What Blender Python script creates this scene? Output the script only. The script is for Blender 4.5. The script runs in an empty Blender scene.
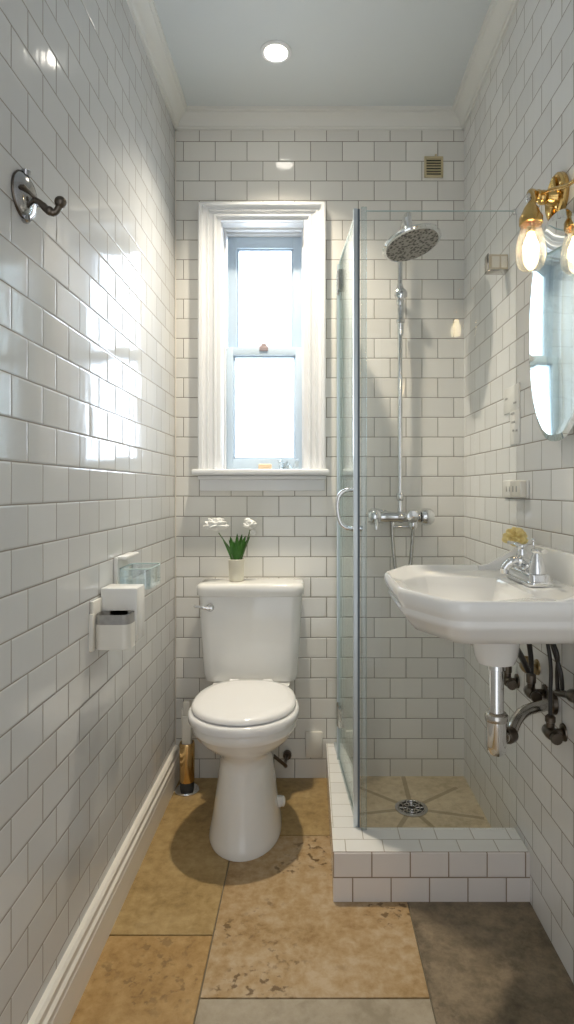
import bpy, bmesh, math, random
from mathutils import Vector, Matrix, Quaternion
R = math.radians
PI = math.pi
rnd = random.Random(7)
scene = bpy.context.scene
COL = scene.collection

# ------------------------------------------------------------------ room numbers (metres)
XL, XR = -0.645, 0.736          # side walls
YB, YF = 2.83, -0.35            # back wall, front wall
ZC = 3.165                      # ceiling
CAM = 1.381
F = 592.0                       # focal length in pixels of the 574x1024 frame

# ------------------------------------------------------------------ object helpers
ORI = {}

def link(o):
    COL.objects.link(o)
    return o

def tag(o, label=None, cat=None, group=None, kind=None):
    if label: o['label'] = label
    if cat: o['category'] = cat
    if group: o['group'] = group
    if kind: o['kind'] = kind
    return o

def thing(name, label, cat, loc, group=None, kind=None):
    o = link(bpy.data.objects.new(name, None))
    o.empty_display_size = 0.05
    o.location = loc
    ORI[o.name] = Vector(loc)
    return tag(o, label, cat, group, kind)

def obj(name, bm, mats, parent=None, angle=40, smooth=True, label=None, origin=None):
    """link a bmesh given in world coordinates as ONE mesh object"""
    bmesh.ops.recalc_face_normals(bm, faces=bm.faces)
    off = Vector((0, 0, 0))
    if parent is not None:
        off = ORI[parent.name]
    elif origin is not None:
        off = Vector(origin)
    bmesh.ops.translate(bm, verts=bm.verts, vec=-off)
    me = bpy.data.meshes.new(name)
    bm.to_mesh(me)
    bm.free()
    if not isinstance(mats, (list, tuple)):
        mats = [mats]
    for m in mats:
        me.materials.append(m)
    if smooth:
        for p in me.polygons: p.use_smooth = True
        me.set_sharp_from_angle(angle=R(angle))
    o = link(bpy.data.objects.new(name, me))
    if parent is not None:
        o.parent = parent
    elif origin is not None:
        o.location = off
    ORI[o.name] = off
    if label: o['label'] = label
    return o

def BM():
    return bmesh.new()

def box(bm, x0, x1, y0, y1, z0, z1, bev=0.0, seg=2, mi=0):
    vs = [bm.verts.new(p) for p in ((x0,y0,z0),(x1,y0,z0),(x1,y1,z0),(x0,y1,z0),
                                    (x0,y0,z1),(x1,y0,z1),(x1,y1,z1),(x0,y1,z1))]
    fs = [bm.faces.new([vs[i] for i in q]) for q in
          ((0,3,2,1),(4,5,6,7),(0,1,5,4),(1,2,6,5),(2,3,7,6),(3,0,4,7))]
    for f in fs: f.material_index = mi
    if bev > 0:
        es = list({e for f in fs for e in f.edges})
        r = bmesh.ops.bevel(bm, geom=es, offset=bev, segments=seg, profile=0.5, affect='EDGES')
        for f in r['faces']: f.material_index = mi
    return vs

def loft(bm, rings, cap0=True, cap1=True, closed=True, mi=0):
    V = [[bm.verts.new(p) for p in ring] for ring in rings]
    n = len(V[0])
    for a, b in zip(V[:-1], V[1:]):
        for i in range(n if closed else n-1):
            j = (i+1) % n
            f = bm.faces.new((a[i], a[j], b[j], b[i])); f.material_index = mi
    if cap0 and closed: bm.faces.new(list(reversed(V[0]))).material_index = mi
    if cap1 and closed: bm.faces.new(V[-1]).material_index = mi
    return V

def frame(d):
    d = d.normalized()
    a = Vector((0,0,1)) if abs(d.z) < 0.9 else Vector((1,0,0))
    u = d.cross(a).normalized()
    return u, d.cross(u).normalized()

def tube(bm, pts, r, seg=12, cap=True, mi=0, flat=1.0):
    pts = [Vector(p) for p in pts]
    rs = r if isinstance(r, (list, tuple)) else [r]*len(pts)
    rings = []
    u = None
    for i, p in enumerate(pts):
        if i == 0: d = pts[1]-pts[0]
        elif i == len(pts)-1: d = pts[-1]-pts[-2]
        else: d = (pts[i+1]-p).normalized() + (p-pts[i-1]).normalized()
        d = d.normalized()
        if u is None: u, v = frame(d)
        else:
            u = (u - d*u.dot(d)).normalized(); v = d.cross(u)
        rings.append([p + (u*math.cos(2*PI*k/seg) + v*math.sin(2*PI*k/seg)*flat)*rs[i] for k in range(seg)])
    loft(bm, rings, cap, cap, mi=mi)

def spline(ctrl, n=8):
    """catmull-rom through control points"""
    P = [Vector(p) for p in ctrl]
    P = [P[0]*2-P[1]] + P + [P[-1]*2-P[-2]]
    out = []
    for i in range(1, len(P)-2):
        p0, p1, p2, p3 = P[i-1], P[i], P[i+1], P[i+2]
        for k in range(n):
            t = k/n
            out.append(0.5*((2*p1)+(p2-p0)*t+(2*p0-5*p1+4*p2-p3)*t*t+(3*p1-p0-3*p2+p3)*t**3))
    out.append(P[-2])
    return out

def lathe(bm, prof, org=(0,0,0), axis=(0,0,1), seg=28, cap0=True, cap1=True, mi=0, sx=1.0):
    """prof: (radius, height along axis)"""
    org = Vector(org); ax = Vector(axis).normalized()
    u, v = frame(ax)
    if abs(ax.z) > 0.99: u, v = Vector((1,0,0)), Vector((0,1,0))*(1 if ax.z > 0 else -1)
    rings = [[org + ax*h + (u*math.cos(2*PI*k/seg)*sx + v*math.sin(2*PI*k/seg))*max(r, 1e-4) for k in range(seg)] for r, h in prof]
    loft(bm, rings, cap0, cap1, mi=mi)

def ball(bm, c, r, sc=(1,1,1), rot=None, u=14, v=10, mi=0):
    M = Matrix.Translation(c)
    if rot is not None: M = M @ rot
    M = M @ Matrix.Diagonal((r*sc[0], r*sc[1], r*sc[2], 1))
    res = bmesh.ops.create_uvsphere(bm, u_segments=u, v_segments=v, radius=1, matrix=M)
    for w in res['verts']:
        for f in w.link_faces: f.material_index = mi

def rrect(cx, cy, hx, hy, rad, z, n=6):
    pts = []
    for (sx, sy, a0) in ((1,1,0),(-1,1,90),(-1,-1,180),(1,-1,270)):
        for k in range(n+1):
            a = R(a0 + 90*k/n)
            pts.append((cx+sx*(hx-rad)+rad*math.cos(a), cy+sy*(hy-rad)+rad*math.sin(a), z))
    return pts

# ------------------------------------------------------------------ materials
def newmat(name):
    m = bpy.data.materials.new(name); m.use_nodes = True
    nt = m.node_tree
    return m, nt, nt.nodes, nt.links, nt.nodes['Principled BSDF']

def mathn(N, L, op, a, b=None, c=None):
    n = N.new('ShaderNodeMath'); n.operation = op
    for i, v in enumerate((a, b, c)):
        if v is None: continue
        if isinstance(v, (int, float)): n.inputs[i].default_value = v
        else: L.new(v, n.inputs[i])
    return n.outputs[0]

def simple(name, col, rough=0.4, metal=0.0, spec=0.5, noise=0.06, nscale=30.0, bump=0.0, coat=0.0, trans=0.0):
    m, nt, N, L, P = newmat(name)
    tc = N.new('ShaderNodeTexCoord')
    nz = N.new('ShaderNodeTexNoise'); nz.inputs['Scale'].default_value = nscale; nz.inputs['Detail'].default_value = 4
    L.new(tc.outputs['Object'], nz.inputs['Vector'])
    mx = N.new('ShaderNodeMix'); mx.data_type = 'RGBA'
    c1 = [c*(1-noise) for c in col]; c2 = [min(1, c*(1+noise)) for c in col]
    mx.inputs[6].default_value = (*c1, 1); mx.inputs[7].default_value = (*c2, 1)
    L.new(nz.outputs['Fac'], mx.inputs[0]); L.new(mx.outputs[2], P.inputs['Base Color'])
    P.inputs['Roughness'].default_value = rough; P.inputs['Metallic'].default_value = metal
    P.inputs['Specular IOR Level'].default_value = spec
    P.inputs['Coat Weight'].default_value = coat; P.inputs['Coat Roughness'].default_value = 0.05
    if bump > 0:
        b = N.new('ShaderNodeBump'); b.inputs['Strength'].default_value = bump; b.inputs['Distance'].default_value = 0.002
        L.new(nz.outputs['Fac'], b.inputs['Height']); L.new(b.outputs[0], P.inputs['Normal'])
    return m

def tile_mat(name, ua, va, u0, v0, bw=0.152, rh=0.0966, mortar=0.0018, col=(0.80,0.80,0.775), grout=(0.235,0.205,0.165), rough=0.09, wob=0.018, upper=False, lean=0.0):
    """glazed metro tile in running bond; ua/va name the world axes of the tile's length and height"""
    m, nt, N, L, P = newmat(name)
    tc = N.new('ShaderNodeTexCoord')
    sp = N.new('ShaderNodeSeparateXYZ'); L.new(tc.outputs['Object'], sp.inputs[0])
    cb = N.new('ShaderNodeCombineXYZ')
    L.new(mathn(N, L, 'SUBTRACT', sp.outputs[ua], u0), cb.inputs[0])
    vv = mathn(N, L, 'SUBTRACT', sp.outputs[va], v0)
    if upper:      # courses above the sill line are a touch lower
        up = mathn(N, L, 'MAXIMUM', mathn(N, L, 'SUBTRACT', sp.outputs[va], 1.3466), 0.0)
        vv = mathn(N, L, 'MULTIPLY_ADD', up, 0.0966/0.0942-1, vv)
    L.new(vv, cb.inputs[1])
    def brick(ms, sm):
        b = N.new('ShaderNodeTexBrick')
        b.offset = 0.5; b.offset_frequency = 2; b.squash = 1.0
        b.inputs['Scale'].default_value = 1.0
        b.inputs['Brick Width'].default_value = bw; b.inputs['Row Height'].default_value = rh
        b.inputs['Mortar Size'].default_value = ms; b.inputs['Mortar Smooth'].default_value = sm
        b.inputs['Color1'].default_value = (0,0,0,1); b.inputs['Color2'].default_value = (1,1,1,1)
        b.inputs['Mortar'].default_value = (0.5,0.5,0.5,1)
        L.new(cb.outputs[0], b.inputs['Vector'])
        return b
    b1 = brick(mortar, 0.25); b2 = brick(mortar*3.2, 1.0)
    # tile tint
    rmp = N.new('ShaderNodeValToRGB'); rmp.color_ramp.interpolation = 'LINEAR'
    rmp.color_ramp.elements[0].color = (*[c*0.94 for c in col], 1)
    rmp.color_ramp.elements[1].color = (*[min(1, c*1.04) for c in col], 1)
    L.new(b1.outputs['Color'], rmp.inputs[0])
    gn = N.new('ShaderNodeTexNoise'); gn.inputs['Scale'].default_value = 9; L.new(tc.outputs['Object'], gn.inputs['Vector'])
    gm = N.new('ShaderNodeMix'); gm.data_type = 'RGBA'
    gm.inputs[6].default_value = (*[c*0.75 for c in grout], 1); gm.inputs[7].default_value = (*[c*1.3 for c in grout], 1)
    L.new(gn.outputs['Fac'], gm.inputs[0])
    mx = N.new('ShaderNodeMix'); mx.data_type = 'RGBA'
    L.new(b1.outputs['Fac'], mx.inputs[0]); L.new(rmp.outputs[0], mx.inputs[6]); L.new(gm.outputs[2], mx.inputs[7])
    L.new(mx.outputs[2], P.inputs['Base Color'])
    L.new(mathn(N, L, 'MULTIPLY_ADD', b1.outputs['Fac'], 0.6, rough), P.inputs['Roughness'])
    # pillowed edge + slow glaze ripple
    rip = N.new('ShaderNodeTexNoise'); rip.inputs['Scale'].default_value = 22; rip.inputs['Detail'].default_value = 1
    rmpg = N.new('ShaderNodeMapping'); rmpg.inputs['Scale'].default_value = (1, 1, 0.22 if va == 2 else 1)
    L.new(tc.outputs['Object'], rmpg.inputs['Vector']); L.new(rmpg.outputs[0], rip.inputs['Vector'])
    h = mathn(N, L, 'SUBTRACT', 1.0, b2.outputs['Fac'])
    h = mathn(N, L, 'MULTIPLY_ADD', rip.outputs['Fac'], 0.8, h)
    bp = N.new('ShaderNodeBump'); bp.inputs['Strength'].default_value = 0.55; bp.inputs['Distance'].default_value = 0.0016
    L.new(h, bp.inputs['Height'])
    # every tile sits a hair out of plane
    wn = N.new('ShaderNodeTexWhiteNoise'); wn.noise_dimensions = '1D'; L.new(b2.outputs['Color'], wn.inputs['W'])
    sub = N.new('ShaderNodeVectorMath'); sub.operation = 'SUBTRACT'; sub.inputs[1].default_value = (0.5,0.5,0.5)
    L.new(wn.outputs['Color'], sub.inputs[0])
    scl = N.new('ShaderNodeVectorMath'); scl.operation = 'SCALE'; scl.inputs['Scale'].default_value = wob
    ln = N.new('ShaderNodeVectorMath'); ln.operation = 'ADD'; ln.inputs[1].default_value = (0, lean/max(wob,1e-4), 0)
    L.new(sub.outputs[0], ln.inputs[0]); L.new(ln.outputs[0], scl.inputs[0])
    add = N.new('ShaderNodeVectorMath'); add.operation = 'ADD'
    L.new(bp.outputs[0], add.inputs[0]); L.new(scl.outputs[0], add.inputs[1])
    nrm = N.new('ShaderNodeVectorMath'); nrm.operation = 'NORMALIZE'; L.new(add.outputs[0], nrm.inputs[0])
    L.new(nrm.outputs[0], P.inputs['Normal'])
    P.inputs['Specular IOR Level'].default_value = 0.55
    return m

def stone_mat(name, dark, mid, light, seed=0.0, pits=0.5, rough=0.32):
    m, nt, N, L, P = newmat(name)
    tc = N.new('ShaderNodeTexCoord')
    mp = N.new('ShaderNodeMapping'); mp.inputs['Location'].default_value = (seed, seed*1.7, seed*0.3)
    L.new(tc.outputs['Object'], mp.inputs['Vector'])
    n1 = N.new('ShaderNodeTexNoise'); n1.inputs['Scale'].default_value = 3.2; n1.inputs['Detail'].default_value = 9
    n1.inputs['Roughness'].default_value = 0.62; n1.inputs['Distortion'].default_value = 0.35
    n2 = N.new('ShaderNodeTexNoise'); n2.inputs['Scale'].default_value = 26; n2.inputs['Detail'].default_value = 8; n2.inputs['Roughness'].default_value = 0.7
    n2.inputs['Distortion'].default_value = 0.2
    for n in (n1, n2): L.new(mp.outputs[0], n.inputs['Vector'])
    f = mathn(N, L, 'MULTIPLY_ADD', n2.outputs['Fac'], 0.55, mathn(N, L, 'MULTIPLY', n1.outputs['Fac'], 0.5))
    rp = N.new('ShaderNodeValToRGB')
    e = rp.color_ramp.elements
    e[0].position = 0.40; e[0].color = (*dark, 1)
    e[1].position = 0.64; e[1].color = (*light, 1)
    k = e.new(0.51); k.color = (*mid, 1)
    L.new(f, rp.inputs[0])
    # pits gathered in patches
    n3 = N.new('ShaderNodeTexNoise'); n3.inputs['Scale'].default_value = 42; n3.inputs['Detail'].default_value = 3
    n4 = N.new('ShaderNodeTexNoise'); n4.inputs['Scale'].default_value = 4.5; n4.inputs['Detail'].default_value = 2
    for n in (n3, n4): L.new(mp.outputs[0], n.inputs['Vector'])
    pr = N.new('ShaderNodeMapRange'); pr.inputs['From Min'].default_value = 0.55; pr.inputs['From Max'].default_value = 0.63
    L.new(n3.outputs['Fac'], pr.inputs['Value'])
    pa = N.new('ShaderNodeMapRange'); pa.inputs['From Min'].default_value = 0.48; pa.inputs['From Max'].default_value = 0.6
    L.new(n4.outputs['Fac'], pa.inputs['Value'])
    pit = mathn(N, L, 'MULTIPLY', mathn(N, L, 'MULTIPLY', pr.outputs[0], pa.outputs[0]), pits)
    mx = N.new('ShaderNodeMix'); mx.data_type = 'RGBA'
    mx.inputs[7].default_value = (*[c*0.55 for c in dark], 1)
    L.new(pit, mx.inputs[0]); L.new(rp.outputs[0], mx.inputs[6]); L.new(mx.outputs[2], P.inputs['Base Color'])
    bp = N.new('ShaderNodeBump'); bp.inputs['Strength'].default_value = 0.35; bp.inputs['Distance'].default_value = 0.003
    L.new(mathn(N, L, 'SUBTRACT', n2.outputs['Fac'], pit), bp.inputs['Height']); L.new(bp.outputs[0], P.inputs['Normal'])
    L.new(mathn(N, L, 'MULTIPLY_ADD', n2.outputs['Fac'], 0.35, rough-0.1), P.inputs['Roughness'])
    return m, nt, N, L, P, tc, mx

def glass_mat(name, tint=(0.93,0.97,0.97), gloss=0.08, rough=0.0, frost=0.0, fk=0.8):
    """thin clear sheet: transmits straight on, mirrors by fresnel"""
    m, nt, N, L, P = newmat(name)
    out = N['Material Output']; N.remove(P)
    tr = N.new('ShaderNodeBsdfTransparent'); tr.inputs[0].default_value = (*tint, 1)
    gl = N.new('ShaderNodeBsdfGlossy'); gl.inputs['Roughness'].default_value = rough; gl.inputs[0].default_value = (0.95,1,1,1)
    lw = N.new('ShaderNodeFresnel'); lw.inputs['IOR'].default_value = 1.35
    ms = N.new('ShaderNodeMixShader')
    fac = mathn(N, L, 'MULTIPLY_ADD', lw.outputs[0], fk, gloss)
    fac = mathn(N, L, 'MINIMUM', fac, 0.6)
    L.new(fac, ms.inputs[0])
    src = tr.outputs[0]
    if frost > 0:
        tl = N.new('ShaderNodeBsdfTranslucent'); tl.inputs[0].default_value = (*tint, 1)
        m2 = N.new('ShaderNodeMixShader'); m2.inputs[0].default_value = frost
        nz = N.new('ShaderNodeTexNoise'); nz.inputs['Scale'].default_value = 6
        L.new(mathn(N, L, 'MULTIPLY', nz.outputs['Fac'], frost*2), m2.inputs[0])
        L.new(tr.outputs[0], m2.inputs[1]); L.new(tl.outputs[0], m2.inputs[2]); src = m2.outputs[0]
    L.new(src, ms.inputs[1]); L.new(gl.outputs[0], ms.inputs[2])
    L.new(ms.outputs[0], out.inputs['Surface'])
    return m

def emit_mat(name, col, strength):
    m, nt, N, L, P = newmat(name)
    P.inputs['Base Color'].default_value = (*col, 1)
    P.inputs['Emission Color'].default_value = (*col, 1)
    tc = N.new('ShaderNodeTexCoord'); gr = N.new('ShaderNodeTexNoise'); gr.inputs['Scale'].default_value = 3
    L.new(tc.outputs['Object'], gr.inputs['Vector'])
    L.new(mathn(N, L, 'MULTIPLY_ADD', gr.outputs['Fac'], strength*0.1, strength*0.95), P.inputs['Emission Strength'])
    return m

Z0 = 1.3466 - 14*0.0966          # a bed joint of the back wall, carried round the room
M = {}
M['tile_back'] = tile_mat('white_tile_back', 0, 2, -0.605, Z0, col=(0.80,0.785,0.735), upper=True)
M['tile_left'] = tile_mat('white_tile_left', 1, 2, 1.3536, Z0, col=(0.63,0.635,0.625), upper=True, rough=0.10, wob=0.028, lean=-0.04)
M['tile_right'] = tile_mat('white_tile_right', 1, 2, 1.8830, Z0, col=(0.80,0.80,0.785), upper=True)
M['tile_front'] = tile_mat('white_tile_front', 0, 2, 0.0, Z0)
cg = (0.27,0.20,0.14)
M['curb_front'] = tile_mat('curb_tile_front', 0, 2, 0.207, -0.003, bw=0.1285, rh=0.0845, mortar=0.0024, col=(0.80,0.75,0.71), grout=cg, rough=0.12, wob=0.006)
M['curb_top'] = tile_mat('curb_tile_top', 0, 1, 0.185, 1.98, bw=0.1285, rh=0.0735, mortar=0.0015, col=(0.84,0.83,0.80), grout=(0.36,0.31,0.25), rough=0.12, wob=0.006)
M['curb_side'] = tile_mat('curb_tile_side', 1, 2, 1.98, -0.003, bw=0.1285, rh=0.0845, mortar=0.0015, col=(0.80,0.76,0.72), grout=cg, rough=0.12, wob=0.006)
M['curb_long'] = tile_mat('curb_tile_long', 1, 0, 1.985, 0.083, bw=0.085, rh=0.2, mortar=0.0012, col=(0.84,0.83,0.80), grout=(0.45,0.40,0.33), rough=0.12, wob=0.006)
M['paint'] = simple('white_gloss_paint', (0.82,0.83,0.84), rough=0.25, noise=0.02, nscale=8)
M['trim_paint'] = simple('cream_trim_paint', (0.78,0.74,0.66), rough=0.3, noise=0.03, nscale=8)
M['crown_paint'] = simple('crown_paint', (0.74,0.74,0.70), rough=0.4, noise=0.02, nscale=8)
M['ceiling'] = simple('ceiling_paint', (0.66,0.70,0.71), rough=0.6, noise=0.02, nscale=3, bump=0.05)
M['sash'] = simple('sash_paint', (0.57,0.68,0.78), rough=0.3, noise=0.02, nscale=8)
M['porcelain'] = simple('white_porcelain', (0.86,0.855,0.83), rough=0.08, noise=0.015, nscale=4, coat=0.4)
M['seat'] = simple('white_seat_plastic', (0.86,0.85,0.84), rough=0.16, noise=0.01, nscale=5)
M['chrome'] = simple('chrome', (0.78,0.79,0.80), rough=0.09, metal=1.0, noise=0.04, nscale=12)
M['dull_chrome'] = simple('tarnished_chrome', (0.55,0.53,0.50), rough=0.2, metal=1.0, noise=0.25, nscale=40)
M['dark_metal'] = simple('dark_pipe_metal', (0.13,0.11,0.09), rough=0.28, metal=1.0, noise=0.4, nscale=40)
M['steel'] = simple('brushed_steel', (0.36,0.35,0.33), rough=0.4, metal=0.15, noise=0.3, nscale=60)
M['old_brass'] = simple('tarnished_brass', (0.34,0.25,0.13), rough=0.35, metal=1.0, noise=0.3, nscale=40)
M['hook_chrome'] = simple('smoky_chrome', (0.42,0.42,0.43), rough=0.14, metal=1.0, noise=0.15, nscale=30)
M['lock'] = simple('mauve_lock_paint', (0.36,0.29,0.29), rough=0.4, noise=0.1)
M['brass'] = simple('antique_brass', (0.66,0.45,0.17), rough=0.2, metal=1.0, noise=0.18, nscale=30)
M['gold'] = simple('amber_brass', (0.68,0.47,0.22), rough=0.16, metal=1.0, noise=0.15, nscale=15)
M['alu'] = simple('satin_aluminium', (0.66,0.72,0.76), rough=0.3, metal=0.7, noise=0.05, nscale=20)
M['rubber'] = simple('black_rubber', (0.02,0.018,0.017), rough=0.4, noise=0.2)
M['dark_strip'] = simple('dark_seal', (0.12,0.15,0.18), rough=0.35, noise=0.1)
M['seal'] = glass_mat('clear_seal', tint=(0.86,0.89,0.90), gloss=0.06, rough=0.2)
M['plastic'] = simple('white_plastic', (0.82,0.81,0.77), rough=0.25, noise=0.02, nscale=12)
M['cream_plastic'] = simple('cream_plastic', (0.80,0.77,0.69), rough=0.3, noise=0.02, nscale=12)
M['beige'] = simple('beige_metal', (0.62,0.55,0.42), rough=0.35, noise=0.08, nscale=25)
M['vent'] = simple('vent_beige', (0.62,0.53,0.33), rough=0.45, noise=0.06, nscale=25)
M['black'] = simple('dark_hole', (0.03,0.03,0.03), rough=0.6, noise=0.1)
M['grey'] = simple('grey_mark', (0.25,0.25,0.25), rough=0.5, noise=0.1)
M['mark'] = simple('pale_grey_mark', (0.38,0.37,0.35), rough=0.5, noise=0.1)
M['pot'] = simple('cream_pot', (0.74,0.70,0.58), rough=0.35, noise=0.06, nscale=18)
M['soil'] = simple('potting_soil', (0.06,0.045,0.03), rough=0.9, noise=0.5, nscale=90, bump=0.6)
M['leaf'] = simple('tulip_leaf', (0.075,0.235,0.035), rough=0.4, noise=0.3, nscale=45)
M['stem'] = simple('tulip_stem', (0.17,0.24,0.11), rough=0.5, noise=0.2, nscale=45)
M['petal'] = simple('white_petal', (0.88,0.88,0.85), rough=0.5, noise=0.03, nscale=30)
M['carnation'] = simple('yellow_petal', (1.0,0.74,0.34), rough=0.6, noise=0.22, nscale=60)
M['soap'] = simple('tan_soap', (0.72,0.55,0.36), rough=0.45, noise=0.06, nscale=30)
M['glass'] = glass_mat('clear_glass', tint=(0.95,0.98,0.975), gloss=0.015)
M['front_glass'] = glass_mat('front_glass', tint=(0.995,0.997,0.997), gloss=0.0, fk=0.5)
M['tray_glass'] = glass_mat('blue_tray_glass', tint=(0.91,0.945,0.965), gloss=0.10)
M['jar_glass'] = glass_mat('jar_glass', tint=(0.98,0.95,0.91), gloss=0.05, frost=0.06)
M['crystal'] = glass_mat('crystal', tint=(0.88,0.90,0.92), gloss=0.25)
M['pane'] = glass_mat('frosted_pane', tint=(0.93,0.96,1.0), gloss=0.02, rough=0.1, frost=0.12)
M['glass_edge'] = simple('green_glass_edge', (0.55,0.68,0.68), rough=0.15, noise=0.05)
M['mirror'] = simple('mirror_silver', (0.90,0.94,0.95), rough=0.01, metal=1.0, noise=0.005)
M['bulb'] = emit_mat('bulb_glow', (1.0,0.78,0.48), 26.0)
M['lamp'] = emit_mat('downlight_lens', (1.0,0.93,0.82), 14.0)
M['grout_bed'] = simple('floor_grout', (0.20,0.165,0.11), rough=0.8, noise=0.25, nscale=50)
# braided / nozzle materials
m, nt, N, L, P = newmat('shower_nozzles')
tc = N.new('ShaderNodeTexCoord'); vo = N.new('ShaderNodeTexVoronoi'); vo.inputs['Scale'].default_value = 75
L.new(tc.outputs['Object'], vo.inputs['Vector'])
rp = N.new('ShaderNodeValToRGB'); rp.color_ramp.elements[0].position = 0.25; rp.color_ramp.elements[0].color = (0.05,0.045,0.04,1)
rp.color_ramp.elements[1].position = 0.6; rp.color_ramp.elements[1].color = (0.36,0.34,0.31,1)
L.new(vo.outputs['Distance'], rp.inputs[0]); L.new(rp.outputs[0], P.inputs['Base Color'])
P.inputs['Roughness'].default_value = 0.3; P.inputs['Metallic'].default_value = 0.5
M['nozzle'] = m
m, nt, N, L, P = newmat('braided_hose')
tc = N.new('ShaderNodeTexCoord'); wv = N.new('ShaderNodeTexWave'); wv.bands_direction = 'Z'; wv.inputs['Scale'].default_value = 60
L.new(tc.outputs['Object'], wv.inputs['Vector'])
rp = N.new('ShaderNodeValToRGB'); rp.color_ramp.elements[0].color = (0.22,0.21,0.19,1); rp.color_ramp.elements[1].color = (0.72,0.71,0.68,1)
L.new(wv.outputs['Fac'], rp.inputs[0]); L.new(rp.outputs[0], P.inputs['Base Color'])
P.inputs['Roughness'].default_value = 0.25; P.inputs['Metallic'].default_value = 0.9
M['hose'] = m
STONES = [
 stone_mat('stone_orange', (0.232,0.129,0.040), (0.370,0.220,0.076), (0.473,0.307,0.128), 1.3)[0],
 stone_mat('stone_tan', (0.249,0.162,0.060), (0.370,0.249,0.100), (0.473,0.340,0.160), 4.1, pits=0.15)[0],
 stone_mat('stone_rose', (0.275,0.158,0.056), (0.413,0.274,0.128), (0.516,0.390,0.248), 7.7, pits=0.9)[0],
 stone_mat('stone_beige', (0.310,0.257,0.176), (0.387,0.324,0.232), (0.447,0.382,0.288), 2.2, pits=0.1)[0],
 stone_mat('stone_grey', (0.103,0.079,0.048), (0.189,0.145,0.092), (0.292,0.224,0.144), 9.4, pits=0.4)[0],
]
# shower floor: pale stone with darker cuts running to the drain
DR = (0.436, 2.545)
m, nt, N, L, P, tc, mx = stone_mat('stone_shower', (0.46,0.37,0.23), (0.60,0.49,0.33), (0.70,0.60,0.43), 5.5, pits=0.2)
sp = N.new('ShaderNodeSeparateXYZ'); L.new(tc.outputs['Object'], sp.inputs[0])
dx = mathn(N, L, 'SUBTRACT', sp.outputs[0], DR[0]); dy = mathn(N, L, 'SUBTRACT', sp.outputs[1], DR[1])
th = mathn(N, L, 'ARCTAN2', dy, dx)
rr = mathn(N, L, 'SQRT', mathn(N, L, 'ADD', mathn(N, L, 'MULTIPLY', dx, dx), mathn(N, L, 'MULTIPLY', dy, dy)))
w = mathn(N, L, 'MULTIPLY', mathn(N, L, 'ABSOLUTE', mathn(N, L, 'SINE', mathn(N, L, 'MULTIPLY_ADD', th, 3.5, 0.9))), rr)
a = mathn(N, L, 'LESS_THAN', w, 0.035); b = mathn(N, L, 'LESS_THAN', rr, 0.30)
s = mathn(N, L, 'MULTIPLY', mathn(N, L, 'MULTIPLY', a, b), 0.62)
m2 = N.new('ShaderNodeMix'); m2.data_type = 'RGBA'; m2.inputs[7].default_value = (0.27,0.20,0.11,1)
L.new(s, m2.inputs[0]); L.new(mx.outputs[2], m2.inputs[6]); L.new(m2.outputs[2], P.inputs['Base Color'])
M['stone_shower'] = m

# ------------------------------------------------------------------ SETTING
def struct(name, bm, mats, **k):
    return tag(obj(name, bm, mats, **k), kind='structure')

# floor: slabs with grout between them
bm = BM()
box(bm, XL, XR, YF, YB, -0.08, -0.004, mi=5)
g = 0.0022
slabs = [(XL,-0.30,YF,1.10,1),(XL,-0.30,1.10,1.833,0),(XL,-0.30,1.833,YB,1),
         (-0.30,0.327,YF,0.88,2),(-0.30,0.327,0.88,1.606,3),(-0.30,0.327,1.606,2.36,2),(-0.30,0.327,2.36,YB,1),
         (0.327,XR,YF,1.30,3),(0.327,XR,1.30,YB,4)]
for x0,x1,y0,y1,k in slabs:
    box(bm, x0+(g if x0 > XL else 0), x1-(g if x1 < XR else 0), y0+(g if y0 > YF else 0), y1-(g if y1 < YB else 0), -0.03, 0.0, bev=0.0012, seg=1, mi=k)
struct('floor', bm, STONES+[M['grout_bed']])

bm = BM(); box(bm, XL-0.12, XR+0.12, YF-0.12, YB+0.22, ZC, ZC+0.1); struct('ceiling', bm, M['ceiling'])
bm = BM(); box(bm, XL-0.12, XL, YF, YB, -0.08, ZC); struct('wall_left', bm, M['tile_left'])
bm = BM(); box(bm, XR, XR+0.12, YF, YB, -0.08, ZC); struct('wall_right', bm, M['tile_right'])
# back wall with the window opening
WX0, WX1, WZ0, WZ1 = -0.452, -0.004, 1.455, 2.690
bm = BM()
xs = [XL-0.12, WX0, WX1, XR+0.12]; zs = [-0.08, WZ0, WZ1, ZC]
for i in range(3):
    for j in range(3):
        if i == 1 and j == 1: continue
        q = [(xs[i],YB,zs[j]),(xs[i+1],YB,zs[j]),(xs[i+1],YB,zs[j+1]),(xs[i],YB,zs[j+1])]
        bm.faces.new([bm.verts.new(p) for p in q])
        bm.faces.new([bm.verts.new((p[0],YB+0.2,p[2])) for p in reversed(q)])
bmesh.ops.remove_doubles(bm, verts=bm.verts, dist=1e-5)
be = [e for e in bm.edges if len(e.link_faces) == 1 and abs(e.verts[0].co.y-YB) < 1e-4]
for e in be:
    a, b = e.verts
    c = next(v for v in bm.verts if abs(v.co.y-YB-0.2) < 1e-4 and abs(v.co.x-b.co.x) < 1e-5 and abs(v.co.z-b.co.z) < 1e-5)
    d = next(v for v in bm.verts if abs(v.co.y-YB-0.2) < 1e-4 and abs(v.co.x-a.co.x) < 1e-5 and abs(v.co.z-a.co.z) < 1e-5)
    bm.faces.new((a, b, c, d))
struct('wall_back', bm, M['tile_back'], smooth=False)
# front wall (behind the camera) with the open doorway the picture is taken through
bm = BM()
box(bm, XL-0.12, -0.50, YF-0.12, YF, -0.08, ZC); box(bm, 0.56, XR+0.12, YF-0.12, YF, -0.08, ZC); box(bm, -0.50, 0.56, YF-0.12, YF, 2.62, ZC)
struct('wall_front', bm, M['tile_front'])

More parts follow.
